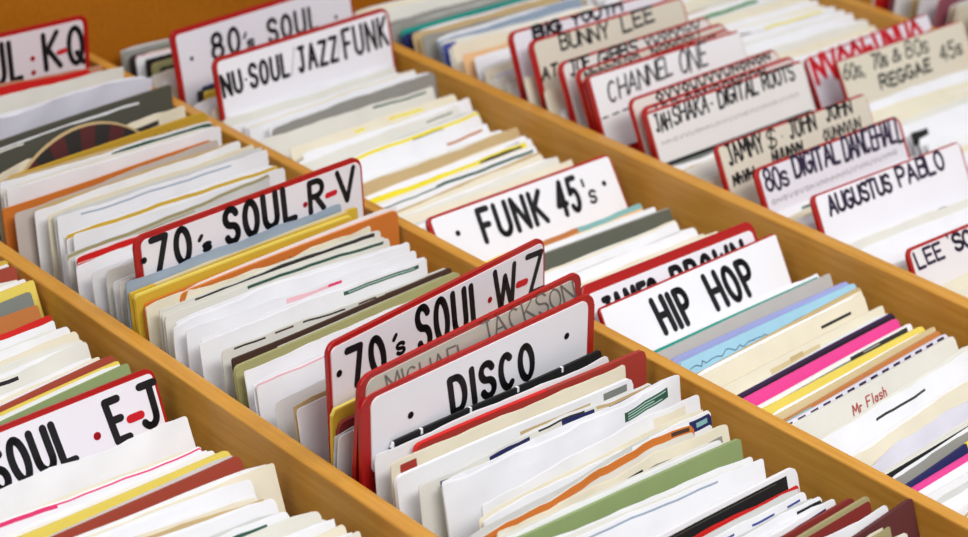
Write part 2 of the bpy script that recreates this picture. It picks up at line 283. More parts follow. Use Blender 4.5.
def text_strokes(txt, s, e, tp, gap, rng=None, jit=0):
    """stroke polylines (x,z) of a word from baseline start s to baseline end e, cap top above the start tp"""
    up = (tp[0]-s[0], tp[1]-s[1]); adv = sum(G[c][0] for c in txt)+gap*(len(txt)-1)
    bx = ((e[0]-s[0])/adv, (e[1]-s[1])/adv); x = 0; out = []
    for c in txt:
        w, sts = G[c]
        j = [rng.gauss(0,jit) if rng else 0 for _ in range(4)]
        for st in sts:
            pl = []
            for (gx, gy) in st:
                if w < .1: gx = .5
                X = x+gx*w+j[0]*.3+j[1]*.25*gy; Y = gy*(1+j[2]*.4)+j[3]*.4
                pl.append((s[0]+bx[0]*X+up[0]*Y, s[1]+bx[1]*X+up[1]*Y))
            out.append(pl)
        x += w+gap
    return out

# ------------------------------------------------------------------ divider cards
def rrect(w0, w1, z0, z1, r, rb, n=6):
    pts = []
    for cx, cz, rr, a in ((w1-r,z1-r,r,0),(w0+r,z1-r,r,90),(w0+rb,z0+rb,rb,180),(w1-rb,z0+rb,rb,270)):
        pts += [(cx+rr*cos(radians(a+90*i/n)), cz+rr*sin(radians(a+90*i/n))) for i in range(n+1)]
    return pts
def plate(pts, y0, y1, bev=0):
    bm = bmesh.new()
    a = [bm.verts.new((x,y0,z)) for x,z in pts]; b = [bm.verts.new((x,y1,z)) for x,z in pts]
    fa = bm.faces.new(a); bm.faces.new(b[::-1])
    n = len(pts)
    for i in range(n): bm.faces.new((a[i],b[i],b[(i+1)%n],a[(i+1)%n]))
    if bev:
        bmesh.ops.bevel(bm, geom=list(fa.edges), offset=bev, segments=2, affect='EDGES', profile=.5)
    return bm
# margins (left, right, top, panel height) mm, panel colour, corner radius
CARD = {
'disco':(7,7,2.6,47,(236,236,243),9),'mj':(5,7,3,60,(196,194,184),9),'wz':(2.2,2.2,3,70,(232,228,234),7),'rv':(4.5,2.2,3.2,70,(230,225,230),8),'hiphop':(1.2,1.2,1.2,80,(238,238,243),4),
'funk':(3.5,2,2,70,(238,238,243),6),'nusoul':(3.5,3,3,70,(236,234,240),8),'80s':(4.5,2.5,4,70,(226,224,232),7),'kq':(3,5,3.2,70,(224,214,220),7),'ej':(3,2.2,3.2,70,(236,232,240),6),'jb':(4,4,6.5,70,(232,230,238),7),
'big':(4.5,2.5,2.2,60,(226,224,232),9),'bunny':(5,2.5,2.2,60,(212,204,188),9),'joe':(4.5,2.5,2.2,60,(222,218,214),9),'c4':(4,2.5,2.2,60,(206,198,186),9),'c5':(4.5,2.5,2.2,60,(208,200,190),9),'chan':(3,1.2,1.8,60,(232,230,232),5),
'c7':(2.5,2,2.2,60,(222,212,206),9),'c8':(4,2.5,2.6,60,(214,200,196),9),'jah':(2,1.2,2,70,(226,222,220),5),'jam':(3,1.5,1.6,60,(214,206,190),6),'dance':(4,4,2.2,60,(226,222,230),8),'august':(4,2.5,1.2,60,(238,236,242),6),'lee':(3,2.5,2,60,(232,226,228),7),
'six':(1.5,1.5,1.2,60,(216,208,190),5),'reg':(2,2,1.6,60,(230,228,238),6),
}
CARDLABEL = {
'kq':'white red-edged card at the far left back, ending in K-Q','rv':"white red-edged divider card lettered 70's SOUL R-V",'wz':"white red-edged divider card lettered 70's SOUL W-Z",
'mj':'greyish red-rimmed divider card pencilled in thin capitals, directly behind the DISCO card','disco':'white divider card on thick red plastic, lettered DISCO','hiphop':'white divider card lettered HIP HOP','jb':'red-edged divider card half hidden directly behind the HIP HOP card',
'funk':"white divider card lettered FUNK 45's",'nusoul':'white divider card lettered NU-SOUL/JAZZ/FUNK','80s':"white red-edged divider card lettered 80's SOUL",'ej':'white red-edged divider card ending in E-J, in the lower left bay',
'big':'rearmost red-rimmed divider card in the right bay, behind a beige card','bunny':'beige red-rimmed card with two written lines, second from the back of the reggae bay','joe':'red-rimmed divider card directly in front of the beige two-line card','c4':'beige red-rimmed card, second behind the card lettered in thin spaced capitals','c5':'red-rimmed card almost hidden directly behind the card lettered in thin spaced capitals',
'chan':'white divider card lettered CHANNEL ONE in thin spaced capitals','c7':'red-rimmed card second behind the DIGITAL ROOTS card','c8':'red-rimmed card directly behind the DIGITAL ROOTS card','jah':'white divider card lettered DIGITAL ROOTS with a faint grey line below','jam':'beige divider card with a dollar sign in its handwriting','dance':'white red-rimmed divider card with fat purple lettering starting 80s','august':'white divider card in two purple words, the last ending in a looped O','lee':'white red-rimmed divider card at the right edge, nearest of the right bay','six':'beige divider card lettered 60s, 70s & 80s at top right','reg':'white card with fat red lettering behind the beige 60s 70s & 80s card',
}
ANCHOR = {'kq':'K-Q','rv':'SOUL R-V','wz':'SOUL W-Z','mj':'pencilled','disco':'DISCO','hiphop':'HIP HOP','jb':'red-edged hidden','funk':"FUNK 45's",'nusoul':'NU-SOUL','80s':"80's SOUL",'ej':'E-J','big':'rearmost right-bay','bunny':'beige two-line','joe':'red-rimmed third right-bay','c4':'hidden beige','c5':'hidden','chan':'thin-capitals','c7':'hidden','c8':'hidden','jah':'DIGITAL ROOTS','jam':'dollar-sign','dance':'fat purple-lettered','august':'looped-O','lee':'right-edge','six':'60s 70s 80s','reg':'red-lettered'}
YJ = lambda p: YF
def make_card(key, xc, yb, yaw, w, h, L):
    ml, mr, mt, ph, col, rad = CARD[key]
    o = bpy.data.objects.new('divider_card', None); C.objects.link(o)
    o.location = (xc, yb, ZF); o.rotation_euler = (-radians(L), 0, radians(yaw))
    tag(o, CARDLABEL[key], 'divider card', 'lettered divider cards')
    T = .0026
    bm_obj('plastic_card', plate(rrect(-w/2,w/2,.0005,h,rad/1000,.003), -T/2, T/2, .0006), [RED()], o)
    r2 = max(.0012, rad/1000-.003)
    p0, p1, q1 = -w/2+ml/1000, w/2-mr/1000, h-mt/1000
    bm_obj('label_panel', plate(rrect(p0,p1,q1-ph/1000,q1,r2,.005), -T/2-.0007, -T/2+.0001, .0002), [solid('panel_%d_%d_%d' % col, col, .35, .45, .03, 18)], o)
    YF = -T/2-.00085
    runs = []
    rng = random.Random(key); cur = None
    def put(pl, mm, c):
        nonlocal cur
        bm = cur
        # keep the ink on the card
        pl = [(max(-w/2+.002,min(w/2-.002,x)), min(h-.0012,z)) for x,z in pl]
        ribbon(bm, pl, mm/2000, lambda p: YF)
    loc = lambda p: (p[0]/1000, h+p[1]/1000)
    hand = key not in ('disco','wz','rv','hiphop','funk','nusoul','80s','kq','ej','jb')
    for r in WRITING.get(key, []):
        cur = bmesh.new(); runs.append((r[0], r[-1] if r[0] != 'Q' else r[5], cur))
        if r[0] == 'T':
            for pl in text_strokes(r[1], loc(r[2]), loc(r[3]), loc(r[4]), .36 if not hand else .17, rng, .07 if hand else .015): put(pl, r[5], r[6])
        elif r[0] == 'D':
            p = loc(r[1]); put([p,(p[0]+.0003,p[1])], r[2]*2, r[3])
        elif r[0] == 'S': put([loc(r[1]),loc(r[2])], r[3], r[4])
        elif r[0] == 'Q':
            s, e, tp = loc(r[1]), loc(r[2]), loc(r[3]); n = r[6]
            up = (tp[0]-s[0], tp[1]-s[1])
            for i in range(n):
                f = (i+.1)/n; g = .75/n
                P = lambda a, b: (s[0]+(e[0]-s[0])*(f+g*a)+up[0]*b, s[1]+(e[1]-s[1])*(f+g*a)+up[1]*b)
                k = rng.choice(['n','u','h','o','v'])
                pl = {'n':[P(0,0),P(.05,.9),P(.9,.15),P(1,1)],'u':[P(0,1),P(.15,.1),P(.8,.1),P(1,1)],'h':[P(.1,1),P(0,0),P(.1,.55),P(.8,.6),P(1,0)],'o':[P(.5,1),P(0,.5),P(.5,0),P(1,.5),P(.5,1)],'v':[P(0,1),P(.5,0),P(1,1)]}[k]
                put(pl, r[4], r[5])
    for k, c, bm in runs:
        me = bm_obj({'T':'lettering','D':'dot','S':'dash','Q':'small_writing'}[k], bm, [ink(c)], o)
        if c == 'red': me['label'] = 'red ink mark'
    return o

# ------------------------------------------------------------------ data: (style, x, y at the base, yaw, width, height, lean) per record, back to front
STACKS = {
 1: [
  ('white',-0.1109,0.9008,1.84,0.1830,0.1829,23.06),
  ('yellow',-0.1004,0.8926,3.68,0.1830,0.1840,23.12),
  ('brownred',-0.1019,0.8866,2.45,0.1830,0.1840,23.15),
  ('white',-0.1013,0.8628,5.18,0.1830,0.1840,23.29),
  ('yellow2',-0.1011,0.8581,4.59,0.1830,0.1840,23.32),
  ('bluegreydark',-0.1070,0.8441,6.71,0.1830,0.1840,23.40),
  ('tanorange',-0.1174,0.8334,2.98,0.1830,0.1840,23.45),
  ('red',-0.1154,0.8126,5.10,0.1830,0.1840,23.57),
  ('white blackline',-0.1178,0.8064,5.10,0.1830,0.1840,23.61),
  ('white',-0.1126,0.7947,5.45,0.1830,0.1840,23.68),
  ('cream',-0.1165,0.7876,3.45,0.1830,0.1840,23.72),
  ('offwhite',-0.1202,0.7810,1.68,0.1830,0.1840,23.75),
  ('white blackblob',-0.1131,0.7686,7.28,0.1830,0.1840,23.83),
  ('cream',-0.1152,0.7491,7.58,0.1830,0.1840,23.93),
  ('brownred',-0.1103,0.7447,6.69,0.1830,0.1840,23.96),
  ('yellow2',-0.1126,0.7390,6.00,0.1830,0.1840,23.99),
  ('green',-0.1089,0.7325,6.25,0.1830,0.1840,24.03),
  ('card','ej',-0.1170,0.7087,1.73,0.1850,0.1957,24.31),
  ('white soft',-0.1237,0.6732,-0.91,0.1830,0.1840,24.82),
  ('white pinktop',-0.1404,0.6448,-2.82,0.1830,0.1840,25.23),
  ('white',-0.1308,0.6336,0.42,0.1830,0.1840,25.37),
  ('yellow3',-0.1254,0.6295,0.18,0.1830,0.1840,25.43),
  ('brownred',-0.1209,0.6193,2.27,0.1830,0.1840,25.59),
  ('cream',-0.1176,0.6068,-2.26,0.1830,0.1840,25.92),
  ('white',-0.1378,0.6027,-2.95,0.1830,0.1840,26.05),
  ('white greenlineM',-0.1485,0.5950,-6.27,0.1830,0.1840,26.30),
  ('tan',-0.1471,0.5903,-6.47,0.1830,0.1840,26.42),
  ('white',-0.1428,0.5857,-6.62,0.1830,0.1840,26.52),
  ('white greyprint',-0.1424,0.5697,-5.24,0.1830,0.1840,26.93),
  ('offwhite',-0.1264,0.5604,-4.37,0.1830,0.1811,27.03),
  ('offwhite',-0.1266,0.5521,-3.50,0.1830,0.1810,27.11),
  ('white',-0.1257,0.5433,-2.62,0.1830,0.1836,27.17),
  ('cream',-0.1225,0.5356,-1.75,0.1830,0.1835,27.24),
  ('offwhite',-0.1161,0.5283,-0.88,0.1830,0.1821,27.31),
  ('white',-0.1212,0.5174,0.00,0.1830,0.1845,27.40),
 ],
 2: [
  ('card','kq',0.1226,1.2119,0.51,0.1850,0.2169,2.34),
  ('pinkbeige crumple',0.1196,1.1930,-2.93,0.1830,0.1840,2.89),
  ('red',0.1056,1.1880,-3.92,0.1830,0.1840,3.04),
  ('offwhite',0.1289,1.1694,-0.35,0.1830,0.1840,3.51),
  ('lilacwhite soft',0.1375,1.1363,2.20,0.1830,0.1840,4.26),
  ('darkgrey',0.1387,1.1029,6.02,0.1830,0.1840,4.92),
  ('darkgrey2',0.0999,1.0835,7.61,0.1830,0.1840,5.17),
  ('cream torn',0.1244,1.0573,8.22,0.1830,0.1840,5.64),
  ('mustard note',0.1314,1.0443,5.36,0.1830,0.1840,5.82),
  ('white greytop',0.1213,1.0318,1.48,0.1830,0.1840,5.97),
  ('white',0.1197,1.0196,0.71,0.1830,0.1840,6.15),
  ('orange',0.1022,0.9989,4.28,0.1830,0.1840,6.44),
  ('pinkgrey',0.1063,0.9922,6.00,0.1830,0.1840,6.54),
  ('white',0.1174,0.9837,3.77,0.1830,0.1840,6.66),
  ('cream',0.1219,0.9736,3.68,0.1830,0.1840,6.80),
  ('white greyline',0.1246,0.9633,1.75,0.1830,0.1840,6.93),
  ('yellow',0.1147,0.9373,3.19,0.1830,0.1840,7.26),
  ('white',0.1170,0.9313,2.37,0.1830,0.1840,7.33),
  ('khakiedge',0.1010,0.9191,7.07,0.1830,0.1840,7.47),
  ('red',0.1034,0.9061,4.66,0.1830,0.1840,7.63),
  ('white redframe',0.0987,0.9012,4.21,0.1830,0.1840,7.69),
  ('white',0.0963,0.8973,4.21,0.1830,0.1840,7.73),
  ('white',0.1007,0.8893,6.96,0.1830,0.1840,7.83),
  ('offwhite',0.1060,0.8810,6.28,0.1830,0.1848,7.93),
  ('white',0.1067,0.8727,5.69,0.1830,0.1814,8.03),
  ('offwhite',0.1047,0.8632,5.32,0.1830,0.1851,8.13),
  ('offwhite',0.1074,0.8547,4.61,0.1830,0.1845,8.22),
  ('card','rv',0.1160,0.8465,3.85,0.1963,0.2195,8.31),
  ('bluegrey greenleft',0.0961,0.8386,3.24,0.1830,0.1951,8.37),
  ('mustard2',0.1012,0.8359,3.24,0.1920,0.1901,8.41),
  ('mustard',0.0973,0.8321,3.24,0.1830,0.1891,8.45),
  ('orange',0.1022,0.8288,3.24,0.1830,0.1840,8.68),
  ('orange note',0.1309,0.8261,3.24,0.1920,0.1840,8.90),
  ('cream crumple',0.1007,0.8178,2.15,0.1830,0.1840,9.23),
  ('offwhite darkline',0.1040,0.8114,0.94,0.1830,0.1840,9.54),
  ('offwhite greenline',0.1025,0.8009,0.07,0.1830,0.1840,10.03),
  ('white soft',0.1030,0.7861,-0.33,0.1920,0.1840,10.69),
  ('white pinkprint',0.1010,0.7724,-2.00,0.1830,0.1840,11.27),
  ('white greenprint',0.1006,0.7568,-0.64,0.1830,0.1840,11.90),
  ('white blackdash',0.1048,0.7378,-0.21,0.1830,0.1840,12.64),
  ('brownblack frame',0.1069,0.7308,1.36,0.1830,0.1840,12.91),
  ('olive',0.1066,0.7232,2.84,0.1920,0.1840,13.19),
  ('white',0.1039,0.7143,3.42,0.1830,0.1840,13.21),
  ('white pinkedge',0.1004,0.7015,3.15,0.1830,0.1840,12.53),
  ('white',0.0958,0.6809,2.05,0.1830,0.1840,11.31),
  ('white',0.0968,0.6658,3.87,0.1830,0.1881,10.33),
  ('card','wz',0.1043,0.6612,6.69,0.1942,0.2362,6.01),
  ('mustard',0.0957,0.6605,5.21,0.1830,0.1980,3.78),
  ('darkred',0.0968,0.6673,3.32,0.1830,0.1903,0.00),
  ('white',0.0945,0.6635,3.32,0.1830,0.1846,0.00),
  ('greenred bits',0.1193,0.6599,4.51,0.1830,0.1848,0.00),
  ('card','mj',0.1005,0.6545,4.51,0.1916,0.2269,0.00),
  ('card','disco',0.1030,0.6311,2.34,0.1948,0.2156,4.87),
  ('black whiteticks',0.1090,0.6139,-0.23,0.1697,0.1840,7.72),
  ('white',0.1005,0.6037,-1.47,0.1830,0.1840,9.19),
  ('redcard',0.1243,0.5945,-2.21,0.1830,0.1840,10.29),
  ('cream redleft',0.1018,0.5853,-2.09,0.1830,0.1840,11.55),
  ('white greycorner',0.0959,0.5706,-1.74,0.1830,0.1840,12.93),
  ('tan navyprint',0.1019,0.5566,-2.06,0.1830,0.1840,14.03),
  ('white greenstamp',0.1174,0.5455,-0.95,0.1920,0.1840,14.87),
  ('white creampatch',0.1187,0.5194,0.61,0.1830,0.1840,16.76),
  ('white navycorner',0.1112,0.5038,-0.04,0.1830,0.1840,17.95),
  ('orangetorn',0.0959,0.4966,1.13,0.1830,0.1840,18.49),
  ('creamgrey darkline',0.1059,0.4853,-2.03,0.1830,0.1840,19.31),
  ('white',0.0902,0.4777,-3.91,0.1830,0.1840,19.92),
  ('olivegreen',0.0993,0.4722,-4.06,0.1830,0.1840,20.27),
  ('white',0.0900,0.4578,-5.78,0.1830,0.1840,20.99),
  ('white greyline',0.0914,0.4522,-6.70,0.1830,0.1840,21.13),
  ('black whiteframe',0.1060,0.4281,-2.22,0.1830,0.1840,21.69),
  ('red',0.0901,0.4166,-4.00,0.1830,0.1840,21.99),
  ('white bluedash',0.0911,0.4086,-2.81,0.1830,0.1840,22.17),
  ('white blackcorner',0.0918,0.4019,-4.51,0.1830,0.1840,22.33),
  ('white navyline',0.0982,0.3918,-3.00,0.1830,0.1840,22.56),
  ('darkred',0.1105,0.3849,-1.33,0.1830,0.1840,22.71),
  ('brownolive',0.1154,0.3794,-1.94,0.1830,0.1840,22.83),
  ('white',0.1152,0.3717,-3.81,0.1830,0.1840,23.00),
  ('maroon tealface',0.1397,0.3570,2.14,0.1830,0.1840,23.39),
  ('khaki',0.1053,0.3467,1.78,0.1830,0.1859,23.58),
  ('offwhite',0.1083,0.3392,1.43,0.1830,0.1845,23.76),
  ('white',0.1061,0.3289,1.07,0.1830,0.1855,23.97),
 ],
 3: [
  ('grey',0.3579,1.2126,1.38,0.1840,0.1686,12.04),
  ('dark',0.3591,1.2039,1.41,0.1840,0.1684,12.17),
  ('white pinkedge',0.3577,1.1916,0.64,0.1840,0.1702,12.35),
  ('black',0.3607,1.1826,2.39,0.1840,0.1711,12.49),
  ('olive',0.3588,1.1710,2.74,0.1840,0.1718,12.67),
  ('black',0.3545,1.1501,-1.86,0.1840,0.1735,12.95),
  ('offwhite',0.3409,1.1416,0.36,0.1840,0.1726,13.09),
  ('white',0.3426,1.1323,2.61,0.1840,0.1729,13.24),
  ('cream',0.3400,1.1235,4.58,0.1840,0.1702,13.38),
  ('card','80s',0.3544,1.1147,6.33,0.2049,0.2216,13.51),
  ('navy',0.3650,1.1122,6.33,0.1840,0.1727,13.58),
  ('dark',0.3549,1.1010,2.94,0.1840,0.1725,13.72),
  ('mustard',0.3547,1.0889,-1.44,0.1840,0.1723,13.88),
  ('white',0.3373,1.0808,0.35,0.1840,0.1705,14.02),
  ('white',0.3404,1.0722,1.28,0.1840,0.1693,14.15),
  ('cream',0.3409,1.0621,3.03,0.1840,0.1741,14.29),
  ('card','nusoul',0.3484,1.0541,4.57,0.1948,0.2168,14.44),
  ('white',0.3477,1.0502,4.57,0.1840,0.1715,14.49),
  ('offwhite',0.3394,1.0422,2.33,0.1840,0.1713,14.60),
  ('white',0.3381,1.0326,2.45,0.1840,0.1698,14.75),
  ('white creamtop',0.3480,1.0223,3.22,0.1840,0.1733,14.90),
  ('grey',0.3634,1.0102,3.51,0.1840,0.1716,16.29),
  ('white greenlineR',0.3434,0.9759,1.82,0.1840,0.1764,22.25),
  ('cream yellowdash',0.3546,0.9344,2.74,0.1840,0.1840,28.80),
  ('white greenR',0.3596,0.9197,3.36,0.1840,0.1840,29.92),
  ('offwhite greydashR',0.3458,0.9102,5.09,0.1840,0.1840,30.60),
  ('white yellowtop',0.3573,0.8939,4.98,0.1840,0.1840,31.91),
  ('white orangeR',0.3487,0.8689,5.00,0.1840,0.1840,33.70),
  ('white greenR2',0.3457,0.8578,2.77,0.1840,0.1840,33.97),
  ('tan',0.3609,0.8522,3.01,0.1840,0.1840,34.12),
  ('white greydashR',0.3545,0.8353,3.08,0.1840,0.1840,34.49),
  ('yellowblack',0.3559,0.8299,3.03,0.1840,0.1840,34.61),
  ('white darkgreenline',0.3463,0.8188,2.67,0.1840,0.1840,34.84),
  ('cream',0.3481,0.8026,4.93,0.1840,0.1840,35.20),
  ('offwhite',0.3491,0.7932,3.18,0.1840,0.1840,35.39),
  ('cream',0.3520,0.7859,1.00,0.1840,0.1840,35.43),
  ('white',0.3384,0.7781,1.16,0.1840,0.1816,35.48),
  ('offwhite',0.3431,0.7679,1.00,0.1840,0.1839,35.53),
  ('white',0.3474,0.7611,0.87,0.1840,0.1803,35.57),
  ('white creamtop',0.3459,0.7497,0.69,0.1840,0.1845,35.62),
  ('offwhite',0.3436,0.7410,0.34,0.1840,0.1841,35.67),
  ('card','funk',0.3435,0.7321,0.38,0.1913,0.2098,35.71),
  ('rainbow',0.3366,0.7009,0.26,0.1840,0.1840,35.88),
  ('white',0.3407,0.6920,-0.49,0.1840,0.1840,35.92),
  ('darkgreygreen',0.3464,0.6857,-0.94,0.1840,0.1840,35.86),
  ('white creamtop',0.3349,0.6650,-0.08,0.1840,0.1840,35.63),
  ('white',0.3356,0.6507,-0.79,0.1840,0.1840,35.47),
  ('white creamtop',0.3368,0.6443,-0.99,0.1840,0.1807,35.35),
  ('cream',0.3376,0.6330,-1.12,0.1840,0.1867,35.04),
  ('white',0.3361,0.6272,-0.88,0.1840,0.1833,34.72),
  ('white',0.3417,0.6206,-1.13,0.1840,0.1808,34.41),
  ('white',0.3398,0.6124,-0.86,0.1840,0.1816,34.09),
  ('white',0.3424,0.6053,-0.80,0.1840,0.1804,33.77),
  ('white',0.3377,0.5961,-0.89,0.1840,0.1830,33.44),
  ('card','jb',0.3314,0.5879,-1.25,0.1739,0.2138,33.12),
  ('card','hiphop',0.3398,0.5789,0.06,0.1853,0.2033,32.74),
  ('white',0.3377,0.5524,-0.34,0.1840,0.1840,31.58),
  ('white tealtop',0.3344,0.5492,-0.34,0.1840,0.1840,31.44),
  ('plasticgrey',0.3419,0.5460,-0.34,0.1840,0.1840,31.30),
  ('periwinkle',0.3418,0.5337,-1.39,0.1840,0.1840,30.93),
  ('lightblue squiggle',0.3445,0.5276,-0.83,0.1840,0.1840,31.24),
  ('cream tantop',0.3469,0.5161,1.38,0.1840,0.1840,31.85),
  ('cream blackdashR',0.3398,0.5105,0.70,0.1840,0.1840,32.12),
  ('cream sketch',0.3414,0.4918,0.79,0.1840,0.1840,33.06),
  ('purpleblack',0.3415,0.4798,1.45,0.1840,0.1840,33.65),
  ('pink',0.3357,0.4742,0.37,0.1840,0.1840,33.66),
  ('white photo',0.3367,0.4638,0.94,0.1840,0.1840,33.43),
  ('yellow2',0.3390,0.4586,-0.33,0.1840,0.1840,33.31),
  ('beige',0.3460,0.4507,1.14,0.1840,0.1840,33.13),
  ('brownorange tealleft',0.3410,0.4451,0.70,0.1840,0.1840,33.01),
  ('navystripe',0.3460,0.4412,1.11,0.1840,0.1840,32.92),
  ('creamtitle',0.3447,0.4372,0.74,0.1840,0.1840,32.83),
  ('white darkdash',0.3483,0.4177,2.38,0.1840,0.1840,32.37),
  ('cream',0.3486,0.3966,3.04,0.1840,0.1840,32.02),
  ('lilacwhite soft',0.3435,0.3842,3.10,0.1840,0.1840,32.02),
  ('blackwhitegap',0.3415,0.3708,0.21,0.1840,0.1840,32.02),
  ('grey',0.3428,0.3646,1.92,0.1840,0.1840,32.02),
  ('yellownavy',0.3415,0.3591,3.06,0.1840,0.1840,32.02),
  ('pinktopwhite',0.3364,0.3508,0.04,0.1840,0.1840,32.02),
  ('white navyline',0.3363,0.3415,-1.47,0.1840,0.1840,32.02),
  ('white yellowpatch',0.3364,0.3376,-1.31,0.1840,0.1840,32.02),
  ('white',0.3411,0.3271,-1.09,0.1840,0.1848,32.02),
  ('white',0.3441,0.3197,-0.87,0.1840,0.1829,32.02),
  ('white navyline',0.3393,0.3099,-0.65,0.1840,0.1865,32.02),
 ],
 4: [
  ('cream',0.5674,1.1247,0.31,0.1900,0.1868,20.59),
  ('offwhite',0.5723,1.1127,0.62,0.1900,0.1869,20.75),
  ('grey',0.5695,1.1024,0.93,0.1900,0.1822,20.91),
  ('grey',0.5702,1.0905,1.24,0.1900,0.1820,21.07),
  ('navyteal',0.5792,1.0780,1.55,0.1900,0.1840,21.23),
  ('tan',0.5812,1.0636,1.04,0.1900,0.1840,21.42),
  ('grey',0.5831,1.0513,-0.96,0.1900,0.1840,21.58),
  ('bluegrey',0.5914,1.0425,2.18,0.1900,0.1840,21.70),
  ('offwhite blueleft',0.5861,1.0295,-0.83,0.1900,0.1840,21.86),
  ('cream',0.5893,1.0218,0.39,0.1900,0.1840,21.96),
  ('peach',0.5860,1.0027,0.91,0.1900,0.1840,22.21),
  ('white',0.5906,0.9918,2.17,0.1900,0.1840,22.35),
  ('white greenleft',0.5839,0.9757,4.60,0.1900,0.1840,22.68),
  ('cream',0.5753,0.9610,1.27,0.1900,0.1866,23.17),
  ('purplegrey',0.5784,0.9487,-1.89,0.1900,0.1840,23.65),
  ('offwhite',0.5692,0.9373,-1.41,0.1900,0.1850,24.06),
  ('offwhite',0.5708,0.9261,-0.64,0.1900,0.1851,24.47),
  ('white',0.5726,0.9145,-0.71,0.1900,0.1857,24.87),
  ('card','big',0.5708,0.9040,-0.03,0.1937,0.2368,25.29),
  ('cream',0.5653,0.8912,-0.03,0.1900,0.2039,25.41),
  ('card','bunny',0.5743,0.8792,1.13,0.1964,0.2379,26.13),
  ('cream',0.5671,0.8679,1.13,0.1900,0.1996,26.27),
  ('white',0.5773,0.8639,1.49,0.1900,0.1859,26.61),
  ('white',0.5721,0.8529,1.12,0.1900,0.1872,26.95),
  ('card','joe',0.5738,0.8441,1.46,0.1942,0.2317,27.33),
  ('white',0.5843,0.8402,1.46,0.1900,0.1840,27.43),
  ('card','c4',0.5745,0.8217,1.85,0.1939,0.2334,28.04),
  ('card','c5',0.5772,0.8167,2.70,0.1965,0.2290,28.16),
  ('card','chan',0.5691,0.8050,-0.20,0.1909,0.2330,28.40),
  ('card','c7',0.5732,0.7625,1.53,0.1926,0.2294,28.94),
  ('card','c8',0.5750,0.7494,1.11,0.1977,0.2266,29.10),
  ('card','jah',0.5738,0.7440,0.03,0.1995,0.2243,29.16),
  ('darkstripe',0.5722,0.7400,0.03,0.1900,0.1840,29.21),
  ('white',0.5704,0.7300,-0.40,0.1900,0.1840,29.34),
  ('offwhite',0.5705,0.7166,-0.38,0.1900,0.1871,29.48),
  ('cream',0.5725,0.7074,-0.25,0.1900,0.1814,29.63),
  ('cream',0.5691,0.6932,-0.86,0.1900,0.1861,29.77),
  ('white',0.5699,0.6806,-0.85,0.1900,0.1873,29.92),
  ('card','jam',0.5675,0.6704,-0.65,0.1896,0.2227,30.06),
  ('card','dance',0.5646,0.6334,-0.55,0.1832,0.2182,30.50),
  ('white greenbit',0.5699,0.6294,-0.55,0.1900,0.1840,30.55),
  ('cream',0.5742,0.6185,-0.76,0.1900,0.1843,30.68),
  ('white',0.5716,0.6064,-0.83,0.1900,0.1873,30.80),
  ('white',0.5722,0.5959,-1.54,0.1900,0.1870,30.88),
  ('white',0.5719,0.5858,-2.13,0.1900,0.1863,30.94),
  ('card','august',0.5612,0.5768,-2.17,0.1830,0.2173,31.00),
  ('white greenR3',0.5615,0.5639,-4.30,0.1900,0.1840,31.08),
  ('offwhite',0.5645,0.5600,-4.30,0.1900,0.1840,31.10),
  ('white',0.5691,0.5496,-3.85,0.1900,0.1825,31.17),
  ('white',0.5681,0.5389,-3.85,0.1900,0.1823,31.23),
  ('white',0.5619,0.5261,-3.24,0.1900,0.1869,31.29),
  ('offwhite',0.5618,0.5165,-3.23,0.1900,0.1846,31.36),
  ('white',0.5654,0.5042,-2.94,0.1900,0.1869,31.42),
  ('card','lee',0.5598,0.4950,-2.74,0.1822,0.2085,31.48),
  ('cream',0.5629,0.4831,-2.29,0.1900,0.1842,31.56),
  ('cream',0.5654,0.4728,-1.83,0.1900,0.1818,31.62),
  ('white',0.5644,0.4601,-1.37,0.1900,0.1817,31.70),
  ('white',0.5711,0.4461,-0.92,0.1900,0.1844,31.77),
  ('offwhite',0.5731,0.4344,-0.46,0.1900,0.1844,31.84),
 ],
 5: [
  ('white',0.8051,1.0866,0.05,0.1900,0.1866,25.64),
  ('offwhite',0.8051,1.0753,0.11,0.1900,0.1854,25.77),
  ('cream',0.8052,1.0651,0.16,0.1900,0.1816,25.91),
  ('white',0.8048,1.0508,0.21,0.1900,0.1871,26.04),
  ('white',0.8054,1.0389,0.26,0.1900,0.1870,26.17),
  ('white greyline',0.8052,1.0284,0.32,0.1900,0.1839,26.30),
  ('white',0.8055,1.0155,0.37,0.1900,0.1862,26.43),
  ('offwhite',0.8056,1.0048,0.42,0.1900,0.1835,26.55),
  ('white',0.8057,0.9933,0.48,0.1900,0.1829,26.68),
  ('cream',0.8056,0.9815,0.53,0.1900,0.1828,26.81),
  ('offwhite',0.8058,0.9705,0.58,0.1900,0.1808,26.94),
  ('white',0.8059,0.9567,0.63,0.1900,0.1836,27.29),
  ('greenblack',0.8060,0.9438,0.69,0.1900,0.1840,27.71),
  ('offwhite',0.8053,0.9334,0.19,0.1900,0.1848,28.03),
  ('cream',0.8046,0.9223,-0.24,0.1900,0.1873,28.35),
  ('white',0.8031,0.9139,-1.20,0.1900,0.1840,28.67),
  ('white',0.8018,0.9046,-2.11,0.1900,0.1813,29.00),
  ('blackyellow',0.8014,0.8927,-2.29,0.1900,0.1840,29.33),
  ('white',0.8020,0.8799,-1.88,0.1900,0.1859,29.70),
  ('white',0.8015,0.8691,-2.17,0.1900,0.1840,30.06),
  ('offwhite',0.8023,0.8502,-1.63,0.1900,0.1840,30.62),
  ('cream',0.8037,0.8383,-0.76,0.1900,0.1835,30.99),
  ('white',0.8039,0.8268,-0.69,0.1900,0.1823,31.34),
  ('offwhite',0.8047,0.8135,-0.18,0.1900,0.1845,31.69),
  ('offwhite',0.8068,0.8034,1.05,0.1900,0.1809,32.03),
  ('white greyline',0.8073,0.7919,1.38,0.1900,0.1810,32.16),
